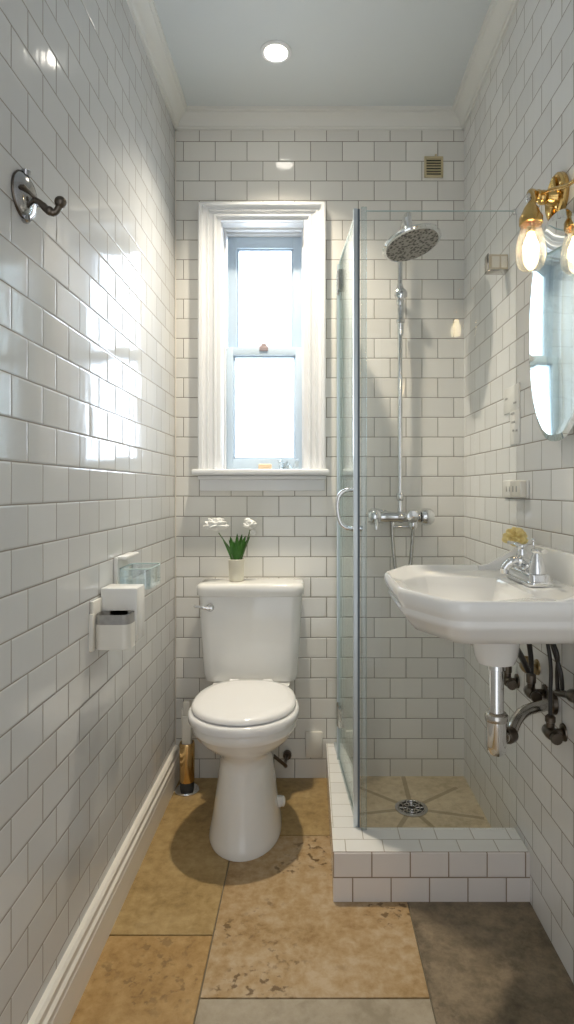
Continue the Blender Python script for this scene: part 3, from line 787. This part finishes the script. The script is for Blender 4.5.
# ------------------------------------------------------------------ SCONCE
t = thing('wall_sconce', 'brass wall sconce with a glowing bulb in a clear glass jar above the mirror', 'wall light', (XR, 1.66, 2.19))
ry, rz = 1.745, 2.240
bm = BM(); lathe(bm, [(0,0),(0.066,0),(0.069,0.006),(0.067,0.016),(0.060,0.020),(0.053,0.014),(0.034,0.010),(0.026,0.014),(0.022,0.030),(0.016,0.040),(0.012,0.05),(0,0.051)], (XR,ry,rz), axis=(-1,0,0), seg=36); obj('back_plate', bm, M['brass'], t)
for k in range(5):
    a = R(90+72*k)
    bm = BM(); tube(bm, [(XR-0.014,ry+0.022*math.cos(a),rz+0.022*math.sin(a)),(XR-0.017,ry+0.060*math.cos(a),rz+0.060*math.sin(a))], 0.0055, 8); obj('spoke', bm, M['brass'], t)
JX, jy = 0.627, 1.68
bm = BM(); tube(bm, spline([(XR-0.045,ry,rz),(XR-0.075,ry-0.010,rz+0.004),(XR-0.098,ry-0.035,rz-0.006),(JX+0.006,jy+0.004,2.200),(JX,jy,2.190)],6), [0.016]*6+[0.013]*6+[0.011]*13, 14); ball(bm, (XR-0.050,ry,rz), 0.021)
obj('arm', bm, M['brass'], t)
bm = BM(); tube(bm, spline([(XR-0.055,ry-0.012,rz+0.004),(XR-0.052,1.68,rz-0.010),(XR-0.045,1.60,rz-0.040),(XR-0.040,1.54,rz-0.052)],6), 0.0055, 10); ball(bm, (XR-0.040,1.54,rz-0.052), 0.010)
obj('scroll', bm, M['brass'], t)
bm = BM(); lathe(bm, [(0.029,2.131),(0.0325,2.133),(0.0325,2.150),(0.030,2.155),(0.027,2.159),(0.020,2.177),(0.012,2.189),(0.009,2.195),(0,2.196)], (JX,jy,0), seg=28, cap0=False)
c = obj('cap', bm, M['brass'], t)
bm = BM(); lathe(bm, [(0.004,2.193),(0.008,2.199),(0.005,2.205),(0.007,2.211),(0.004,2.219),(0,2.223)], (JX-0.006,jy,0), seg=14); obj('finial', bm, M['dull_chrome'], c)
bm = BM(); lathe(bm, [(0.029,2.145),(0.0295,2.128),(0.030,2.113),(0.036,2.093),(0.041,2.068),(0.041,2.038),(0.036,2.015),(0.024,2.003),(0,2.000)], (JX,jy,0), seg=32, cap0=False, cap1=False); obj('jar', bm, M['jar_glass'], t, label='clear glass jar shade')
bm = BM(); lathe(bm, [(0.013,2.143),(0.013,2.108),(0.010,2.106)], (JX,jy,0), seg=16); obj('socket', bm, M['brass'], t)
bm = BM(); lathe(bm, [(0.009,2.107),(0.013,2.093),(0.021,2.073),(0.022,2.058),(0.017,2.043),(0.006,2.035),(0,2.0345)], (JX,jy,0), seg=20); obj('bulb', bm, M['bulb'], t, label='glowing warm bulb')

# ------------------------------------------------------------------ right wall fittings
t = thing('wall_box', 'small beige rectangular box high on the right wall beside the shower', 'box', (XR, 2.22, 2.225))
bm = BM(); box(bm, 0.664, XR, 2.200, 2.236, 2.196, 2.254, bev=0.003); obj('body', bm, M['beige'], t)
bm = BM(); box(bm, 0.660, 0.664, 2.196, 2.238, 2.192, 2.256, bev=0.001); box(bm, 0.660, XR, 2.196, 2.238, 2.190, 2.196, bev=0.001); obj('edge_trim', bm, M['dull_chrome'], t)
bm = BM(); box(bm, 0.676, 0.704, 2.1985, 2.200, 2.204, 2.246, bev=0.0005); box(bm, 0.710, 0.733, 2.1985, 2.200, 2.204, 2.246, bev=0.0005); obj('face_panel', bm, M['cream_plastic'], t)

t = thing('socket_plate', 'white double socket plate on the right wall above the washbasin', 'socket', (XR, 2.11, 1.38))
bm = BM(); box(bm, XR-0.008, XR, 1.985, 2.235, 1.350, 1.412, bev=0.003); obj('plate', bm, M['plastic'], t)
bm = BM(); box(bm, XR-0.030, XR-0.007, 1.990, 2.095, 1.352, 1.410, bev=0.006); obj('adapter', bm, M['cream_plastic'], t)
for y_, dx_ in ((2.125,0), (2.155,0), (2.19,0), (2.02,0.022), (2.055,0.022)):
    bm = BM(); box(bm, XR-0.0088-dx_, XR-0.006-dx_, y_, y_+0.011, 1.371, 1.391, bev=0.0005); obj('slot', bm, M['mark'], t)

t = thing('control_panel', 'thin white stepped control panel on the right wall between shower and mirror', 'panel', (XR, 2.15, 1.65))
bm = BM(); box(bm, XR-0.006, XR, 2.070, 2.235, 1.660, 1.755, bev=0.003); box(bm, XR-0.0055, XR, 2.068, 2.165, 1.540, 1.665, bev=0.003); obj('plate', bm, M['plastic'], t)
for y0,y1,z_ in ((2.19,2.215,1.712),(2.095,2.125,1.685),(2.115,2.15,1.650),(2.11,2.145,1.618),(2.12,2.135,1.588),(2.085,2.10,1.585)):
    bm = BM(); box(bm, XR-0.0068, XR-0.005, y0, y1, z_, z_+0.007); obj('mark', bm, M['mark'], t)

# vent on the back wall
t = thing('vent_grille', 'small beige louvred vent high on the back wall', 'vent', (0.588, YB, 2.92))
vx0, vx1, vz0, vz1 = 0.545, 0.635, 2.868, 2.966
bm = BM()
for a in ((vx0,vx1,vz0,vz0+0.010),(vx0,vx1,vz1-0.010,vz1),(vx0,vx0+0.010,vz0,vz1),(vx1-0.010,vx1,vz0,vz1)): box(bm, a[0],a[1],YB-0.012,YB,a[2],a[3],bev=0.002)
lathe(bm, [(0.004,0),(0.005,0.012),(0,0.016)], (0.60,YB-0.006,vz1-0.002), seg=10)
obj('frame', bm, M['vent'], t)
bm = BM(); box(bm, vx0+0.008, vx1-0.008, YB-0.003, YB, vz0+0.008, vz1-0.008); obj('backing', bm, M['black'], t)
for k in range(6):
    bm = BM(); z_ = vz0+0.016+k*0.0128
    vs = [(vx0+0.008,YB-0.004,z_+0.008),(vx1-0.008,YB-0.004,z_+0.008),(vx1-0.008,YB-0.011,z_),(vx0+0.008,YB-0.011,z_)]
    loft(bm, [vs, [(x,y-0.0005,z+0.003) for x,y,z in vs]]); obj('slat', bm, M['vent'], t)

# recessed light
lx_, ly_ = -0.139, 2.416
t = thing('recessed_light', 'round white recessed spotlight glowing in the ceiling', 'ceiling light', (lx_, ly_, ZC))
bm = BM(); lathe(bm, [(0.046,0.0),(0.064,0.0),(0.064,-0.004),(0.056,-0.008),(0.048,-0.006),(0.046,0.0)], (lx_,ly_,ZC), seg=36, cap0=False, cap1=False); obj('trim_ring', bm, M['paint'], t)
bm = BM(); lathe(bm, [(0.047,-0.001),(0.047,-0.003),(0,-0.004)], (lx_,ly_,ZC), seg=32, cap1=False); obj('lens', bm, M['lamp'], t, label='glowing lens')

# ------------------------------------------------------------------ SHOWER FITTINGS
SX, SY = 0.422, 2.775
t = thing('shower_set', 'chrome shower column with round rain head, mixer valve and hose on the back wall', 'shower', (SX, YB, 1.25))
bm = BM(); tube(bm, [(SX,SY,1.27),(SX,SY,2.46)]+[tuple(p) for p in spline([(SX,SY,2.50),(SX+0.001,SY-0.02,2.555),(SX+0.002,SY-0.08,2.585),(SX+0.003,SY-0.20,2.575),(SX+0.003,2.545,2.545),(SX+0.003,2.54,2.50)],5)], 0.0115, 12)
obj('riser_pipe', bm, M['chrome'], t)
# rain head
hc = Vector((SX+0.010, 2.52, 2.428))
nrm = Vector((0.24, -0.17, -1)).normalized()
bm = BM(); lathe(bm, [(0.0,-0.055),(0.016,-0.052),(0.020,-0.035),(0.030,-0.022),(0.115,-0.010),(0.126,-0.004),(0.128,0.004),(0.124,0.010),(0.115,0.012),(0.0,0.012)], hc, axis=nrm, seg=48); hd = obj('shower_head', bm, M['chrome'], t)
bm = BM(); lathe(bm, [(0.113,0.011),(0.113,0.0135),(0,0.0145)], hc, axis=nrm, seg=48, cap0=True); obj('spray_plate', bm, M['nozzle'], hd, label='grey spray plate covered in nozzles')
bm = BM(); jc = hc - nrm*0.062; ball(bm, jc, 0.022); lathe(bm, [(0.017,0),(0.019,0.02),(0.016,0.045)], jc+Vector((0,0,0.005)), seg=18); obj('ball_joint', bm, M['chrome'], t)
# diverter and wall brackets
bm = BM(); lathe(bm, [(0.0,0),(0.026,0),(0.030,0.008),(0.027,0.026),(0.012,0.036),(0,0.037)], (SX+0.004,SY+0.005,2.29), axis=(0,-1,0), seg=22); lathe(bm, [(0.015,-0.05),(0.018,-0.03),(0.018,0.03),(0.013,0.05)], (SX,SY,2.29), seg=16)
tube(bm, [(SX,SY,2.29),(SX,YB,2.29)], 0.012, 12)
obj('diverter', bm, M['chrome'], t)
bm = BM(); lathe(bm, [(0.012,2.10),(0.0155,2.11),(0.0155,2.225),(0.012,2.245)], (SX+0.002,SY,0), seg=16); lathe(bm, [(0.014,2.155),(0.021,2.160),(0.021,2.172),(0.014,2.177)], (SX+0.002,SY,0), seg=18)
obj('slider', bm, M['chrome'], t)
bm = BM(); lathe(bm, [(0.013,1.325),(0.017,1.33),(0.017,1.358),(0.013,1.363)], (SX,SY,0), seg=16); tube(bm, [(SX,SY,1.343),(SX,YB,1.343)], 0.008, 12); obj('pipe_clip', bm, M['chrome'], t)
# mixer bar
VZ = 1.250; VY = 2.755
bm = BM(); lathe(bm, [(0.0,-0.10),(0.025,-0.098),(0.028,-0.07),(0.024,-0.02),(0.028,0.0),(0.024,0.02),(0.027,0.09),(0.0,0.092)], (SX,VY,VZ), axis=(1,0,0), seg=22)
for s in (-1,1): tube(bm, [(SX+s*0.075,VY,VZ),(SX+s*0.075,YB,VZ)], 0.018, 14); lathe(bm, [(0.034,0),(0.032,-0.008),(0.020,-0.012)], (SX+s*0.075,YB,VZ), axis=(0,1,0), seg=20)
lathe(bm, [(0.012,0.0),(0.014,0.015),(0.011,0.03)], (SX,VY+0.01,VZ+0.018), seg=14)
mx_ = obj('mixer_bar', bm, M['chrome'], t)
for s in (-1,1):
    bm = BM(); lathe(bm, [(0.024,0),(0.036,0.006),(0.041,0.022),(0.039,0.045),(0.028,0.060),(0.0,0.062)], (SX+s*0.092,VY,VZ+0.002), axis=(s,0,0), seg=20)
    if s < 0: tube(bm, spline([(SX-0.115,VY-0.025,VZ-0.005),(SX-0.118,VY-0.05,VZ-0.03),(SX-0.12,VY-0.055,VZ-0.055)],5), 0.010, 10)
    obj('control_knob', bm, M['chrome'], mx_)
bm = BM(); lathe(bm, [(0.0,0),(0.020,0.0),(0.030,0.008),(0.032,0.020),(0.026,0.030),(0.0,0.032)], (SX+0.050,VY-0.015,VZ+0.004), axis=(0,-1,0), seg=22); lathe(bm, [(0.016,0),(0.022,0.01),(0.022,0.035),(0.015,0.045)], (SX+0.055,VY-0.02,VZ-0.055), seg=16); obj('outlet', bm, M['chrome'], mx_)
bm = BM(); tube(bm, [(SX-0.035,VY,VZ-0.045),(SX+0.055,VY,VZ-0.045)], 0.007, 10); tube(bm, [(SX-0.035,VY,VZ-0.045),(SX-0.035,VY,VZ)], 0.009, 10); obj('crossbar', bm, M['chrome'], mx_)
bm = BM(); tube(bm, spline([(SX-0.040,VY,VZ-0.02),(SX-0.038,VY-0.01,VZ-0.12),(SX-0.026,VY-0.02,VZ-0.25),(SX+0.0,VY-0.02,VZ-0.36),(SX+0.022,VY-0.02,VZ-0.36),(SX+0.038,VY-0.02,VZ-0.25),(SX+0.050,VY-0.02,VZ-0.12),(SX+0.055,VY-0.02,VZ-0.05)],8), 0.0085, 10)
obj('shower_hose', bm, M['hose'], t)

# drain
t = thing('floor_drain', 'round dark metal drain grate in the shower floor', 'drain', (DR[0], DR[1], 0.008))
bm = BM(); lathe(bm, [(0.056,0.0),(0.070,0.0),(0.070,0.003),(0.060,0.006),(0.056,0.004)], (DR[0],DR[1],0.008), seg=40, cap0=False, cap1=False); obj('rim', bm, M['dull_chrome'], t)
bm = BM(); lathe(bm, [(0.058,0.0005),(0.0,0.001)], (DR[0],DR[1],0.008), seg=32, cap0=False); obj('well', bm, M['black'], t)
bm = BM()
for rr_ in (0.018, 0.037, 0.055):
    pts = [(DR[0]+rr_*math.cos(a*2*PI/36), DR[1]+rr_*math.sin(a*2*PI/36), 0.0115) for a in range(37)]
    tube(bm, pts, 0.0028, 6, cap=False)
for k in range(10):
    a = 2*PI*k/10
    tube(bm, [(DR[0]+0.016*math.cos(a),DR[1]+0.016*math.sin(a),0.0115),(DR[0]+0.057*math.cos(a),DR[1]+0.057*math.sin(a),0.0115)], 0.0028, 6)
obj('grate', bm, M['dull_chrome'], t)

# ------------------------------------------------------------------ SHOWER GLASS
G0 = Vector((0.172, 2.127, 0)); G1 = Vector((0.131, 2.655, 0))
gd = (G1-G0).normalized(); gn = Vector((gd.y, -gd.x, 0))       # gn points right, into the shower
ZG0, ZG1 = CZ+0.010, 2.385
def slab(bm, a, b, th, z0, z1, off=0.0):
    pts = [a+gn*(off-th/2), b+gn*(off-th/2), b+gn*(off+th/2), a+gn*(off+th/2)]
    loft(bm, [[p+Vector((0,0,z0)) for p in pts], [p+Vector((0,0,z1)) for p in pts]])
t = thing('shower_door', 'clear glass shower door with curved chrome handle standing on the left curb', 'shower door', (0.147, 2.39, CZ))
bm = BM(); slab(bm, G0+gd*0.014, G1-gd*0.012, 0.006, ZG0, ZG1); obj('glass_panel', bm, M['glass'], t, smooth=False)
bm = BM(); slab(bm, G0+gd*0.010, G1-gd*0.012, 0.007, ZG1-0.001, ZG1+0.006); slab(bm, G1-gd*0.014, G1-gd*0.008, 0.008, ZG0, ZG1); obj('glass_edge', bm, M['glass_edge'], t)
bm = BM(); slab(bm, G0+gd*0.02, G1-gd*0.012, 0.012, CZ+0.001, ZG0+0.012); obj('bottom_seal', bm, M['seal'], t)
bm = BM(); slab(bm, G0+gd*0.0, G0+gd*0.016, 0.014, CZ, ZG1+0.004, off=-0.008); obj('edge_profile', bm, M['alu'], t)
bm = BM(); slab(bm, G0-gd*0.002, G0+gd*0.014, 0.007, CZ, ZG1+0.002, off=0.003); obj('edge_seal', bm, M['dark_strip'], t, label='dark vertical edge seal')
h0 = G0+gd*0.055
bm = BM()
tube(bm, spline([h0+gn*0.0+Vector((0,0,1.378)), h0-gn*0.030+Vector((0,0,1.377)), h0-gn*0.056+Vector((0,0,1.362)), h0-gn*0.066+Vector((0,0,1.330)), h0-gn*0.064+Vector((0,0,1.285)), h0-gn*0.052+Vector((0,0,1.252)), h0-gn*0.030+Vector((0,0,1.237)), h0+Vector((0,0,1.236))],6), 0.0085, 12)
lathe(bm, [(0.013,0),(0.013,0.012)], h0-gn*0.012+Vector((0,0,1.236)), axis=gn, seg=16); lathe(bm, [(0.013,0),(0.013,0.012)], h0-gn*0.012+Vector((0,0,1.378)), axis=gn, seg=16)
lathe(bm, [(0.007,0.0),(0.012,0.010),(0.012,0.026),(0.0,0.028)], h0+Vector((0,0,1.236)), axis=gn, seg=14); lathe(bm, [(0.007,0.0),(0.012,0.010),(0.012,0.014),(0.0,0.015)], h0+Vector((0,0,1.378)), axis=gn, seg=14)
obj('handle', bm, M['chrome'], t, label='curved chrome handle')
for z_ in (2.26, 0.33):
    bm = BM(); slab(bm, G1-gd*0.060, G1+gd*0.010, 0.020, z_, z_+0.085); lathe(bm, [(0.010,-0.012),(0.012,0),(0.012,0.085),(0.010,0.097)], G1+Vector((0,0,z_)), seg=14); obj('hinge', bm, M['dull_chrome'], t)

t = thing('side_panel', 'narrow fixed glass strip with metal post between shower door and back wall', 'glass panel', (0.128, 2.74, CZ))
bm = BM(); slab(bm, G1+gd*0.012, Vector((0.125, YB-0.001, 0)), 0.006, ZG0, ZG1); obj('glass_panel', bm, M['glass'], t, smooth=False)
bm = BM(); slab(bm, G1+gd*0.0, G1+gd*0.016, 0.018, CZ, ZG1+0.004); obj('post', bm, M['alu'], t)
bm = BM(); slab(bm, G1+gd*0.012, G1+gd*0.155, 0.012, CZ, CZ+0.014); obj('bottom_channel', bm, M['alu'], t)

t = thing('front_panel', 'clear fixed glass pane between the door post and the right wall on the front curb', 'glass panel', (0.45, 2.14, CZ))
FY = 2.112
bm = BM(); box(bm, 0.198, XR, FY-0.003, FY+0.003, CZ+0.002, 2.372); obj('glass_panel', bm, M['front_glass'], t, smooth=False)
bm = BM(); box(bm, 0.202, XR-0.012, FY-0.003, FY+0.003, 2.372, 2.3735); obj('glass_edge', bm, M['glass_edge'], t)
bm = BM(); box(bm, 0.182, 0.202, FY-0.007, FY+0.007, CZ, 2.386, bev=0.002); obj('post', bm, M['seal'], t, label='pale clear vertical seal post')
bm = BM(); box(bm, XR-0.012, XR, FY-0.008, FY+0.008, 2.36, 2.378, bev=0.002); obj('wall_clip', bm, M['chrome'], t)

# ------------------------------------------------------------------ LEFT WALL FITTINGS
hy, hz = 1.328, 2.038
t = thing('robe_hook', 'chrome oval robe hook high on the left wall', 'hook', (XL, hy, hz))
bm = BM(); lathe(bm, [(0.0,0),(0.050,0),(0.051,0.004),(0.046,0.012),(0.036,0.018),(0.018,0.023),(0,0.024)], (XL,hy,hz), axis=(1,0,0), seg=36)
for s in (-1,1): lathe(bm, [(0.0085,0),(0.010,0.012),(0.006,0.016),(0,0.017)], (XL+0.008,hy,hz+s*0.044), axis=(0,0,s), seg=14)
obj('back_plate', bm, M['hook_chrome'], t)
bm = BM(); lathe(bm, [(0.0515,0.0),(0.053,0.003),(0.0515,0.006)], (XL,hy,hz), axis=(1,0,0), seg=36, cap0=False, cap1=False); box(bm, XL+0.015, XL+0.027, hy-0.047, hy+0.047, hz-0.004, hz+0.003, bev=0.002); obj('band', bm, M['dark_metal'], t)
bm = BM(); tube(bm, spline([(XL+0.020,hy+0.01,hz-0.002),(XL+0.035,hy+0.012,hz-0.010),(XL+0.052,hy+0.015,hz-0.026),(XL+0.066,hy+0.018,hz-0.028),(XL+0.076,hy+0.02,hz-0.010)],6), [0.007]*8+[0.0085]*9+[0.0075]*8, 12)
ball(bm, (XL+0.077,hy+0.02,hz-0.004), 0.0135); ball(bm, (XL+0.054,hy+0.015,hz-0.026), 0.0105)
obj('hook', bm, M['dark_metal'], t)

# paper holder
t = thing('paper_holder', 'white toilet paper holder on the left wall with open steel-lined front pocket', 'toilet paper holder', (XL, 1.81, 0.91))
bm = BM(); box(bm, XL-0.001, XL+0.012, 1.725, 1.745, 0.905, 1.015, bev=0.003); box(bm, XL, XL+0.010, 1.735, 1.895, 0.912, 1.05, bev=0.003); obj('wall_plate', bm, M['cream_plastic'], t)
bm = BM()
loft(bm, [rrect(XL+0.062, 1.775, 0.053, 0.038, 0.024, z) for z in (0.908, 0.912, 0.982)], cap1=False); loft(bm, [rrect(XL+0.062, 1.775, 0.049, 0.034, 0.022, z) for z in (0.982, 0.93)], cap0=False)
obj('pocket', bm, M['cream_plastic'], t)
bm = BM(); loft(bm, [rrect(XL+0.062, 1.775, 0.0515, 0.0365, 0.023, z) for z in (0.980, 1.010)], False, False); loft(bm, [rrect(XL+0.062, 1.775, 0.048, 0.033, 0.021, z) for z in (1.010, 0.995)], False, True); obj('steel_liner', bm, M['steel'], t, label='grey steel rim of the pocket')
bm = BM(); box(bm, XL+0.004, XL+0.117, 1.808, 1.895, 0.912, 1.078, bev=0.006); obj('box', bm, M['plastic'], t)

# glass tray
t = thing('soap_tray', 'pale blue glass tray in a white bracket above the paper holder on the left wall', 'soap tray', (XL, 2.02, 1.05))
bm = BM(); box(bm, XL-0.001, XL+0.012, 1.945, 2.10, 1.03, 1.158, bev=0.004); box(bm, XL, XL+0.014, 1.942, 1.958, 1.00, 1.155, bev=0.003); box(bm, XL, XL+0.04, 1.946, 2.098, 1.148, 1.158, bev=0.003); obj('bracket', bm, M['plastic'], t)
bm = BM()
loft(bm, [rrect(XL+0.066, 2.025, 0.052, 0.078, 0.02, z) for z in (1.050, 1.054, 1.116)], cap1=False); loft(bm, [rrect(XL+0.066, 2.025, 0.048, 0.074, 0.018, z) for z in (1.116, 1.058)], cap0=False)
tr_ = obj('tray', bm, M['tray_glass'], t)
bm = BM(); p = rrect(XL+0.066, 2.025, 0.051, 0.077, 0.02, 1.117); tube(bm, p+[p[0]], 0.0022, 6, cap=False); obj('rim', bm, M['glass_edge'], tr_)

# window sill bits
bm = BM(); box(bm, -0.248, -0.185, YB+0.010, YB+0.048, 1.474, 1.502, bev=0.005, seg=3)
tag(obj('soap_bar', bm, M['soap'], origin=(-0.216,YB+0.03,1.474)), 'tan bar of soap on the window sill', 'soap')
t = thing('crystal_cluster', 'small clear glass crystal ornament at the right end of the window sill', 'ornament', (-0.10, YB+0.03, 1.474))
bm = BM()
rg = random.Random(3)
for k in range(9):
    a = rg.uniform(-1.1, 1.1); l = rg.uniform(0.025, 0.062); w_ = rg.uniform(0.007, 0.012)
    b0 = Vector((-0.105+rg.uniform(-0.04,0.045), YB+0.03+rg.uniform(-0.012,0.012), 1.476))
    lathe(bm, [(0,0),(w_,0.001),(w_,l*0.7),(0.0005,l)], b0, axis=(math.sin(a)*0.8,rg.uniform(-0.3,0.2),1), seg=6)
obj('crystals', bm, M['crystal'], t, smooth=False)

# ------------------------------------------------------------------ LIGHT
def lamp(name, kind, loc, energy, col, rot=(0,0,0), **kw):
    d = bpy.data.lights.new(name, kind); d.energy = energy; d.color = col
    for k, v in kw.items(): setattr(d, k, v)
    o = link(bpy.data.objects.new(name, d)); o.location = loc; o.rotation_euler = rot
    return o
lamp('window_daylight', 'AREA', (-0.228, YB+0.75, 2.15), 76, (0.86,0.93,1.0), (R(90),0,R(180)), shape='RECTANGLE', size=1.5, size_y=2.0)
lamp('downlight', 'SPOT', (lx_, ly_, ZC-0.012), 150, (1.0,0.89,0.72), (0,0,0), spot_size=R(104), spot_blend=1.0, shadow_soft_size=0.04)
for jy in (1.68,):
    lamp('bulb_light', 'POINT', (JX, jy, 2.058), 4.0, (1.0,0.74,0.42), shadow_soft_size=0.022)

w = bpy.data.worlds.new('overcast'); scene.world = w; w.use_nodes = True
bg = w.node_tree.nodes['Background']; bg.inputs[0].default_value = (0.93,0.96,1.0,1); bg.inputs[1].default_value = 1.35

# ------------------------------------------------------------------ CAMERA
cd = bpy.data.cameras.new('camera'); cam = link(bpy.data.objects.new('camera', cd))
cam.location = (0, 0, CAM); cam.rotation_euler = (R(90), 0, 0)
cd.sensor_fit = 'VERTICAL'; cd.sensor_height = 36; cd.sensor_width = 36*574/1024
cd.lens = F/1024*36
cd.shift_x = -(310-287)/1024; cd.shift_y = -(512-489)/1024
cd.clip_start = 0.02
scene.camera = cam
scene.view_settings.view_transform = 'Standard'
scene.view_settings.look = 'None'
scene.view_settings.exposure = 0.17
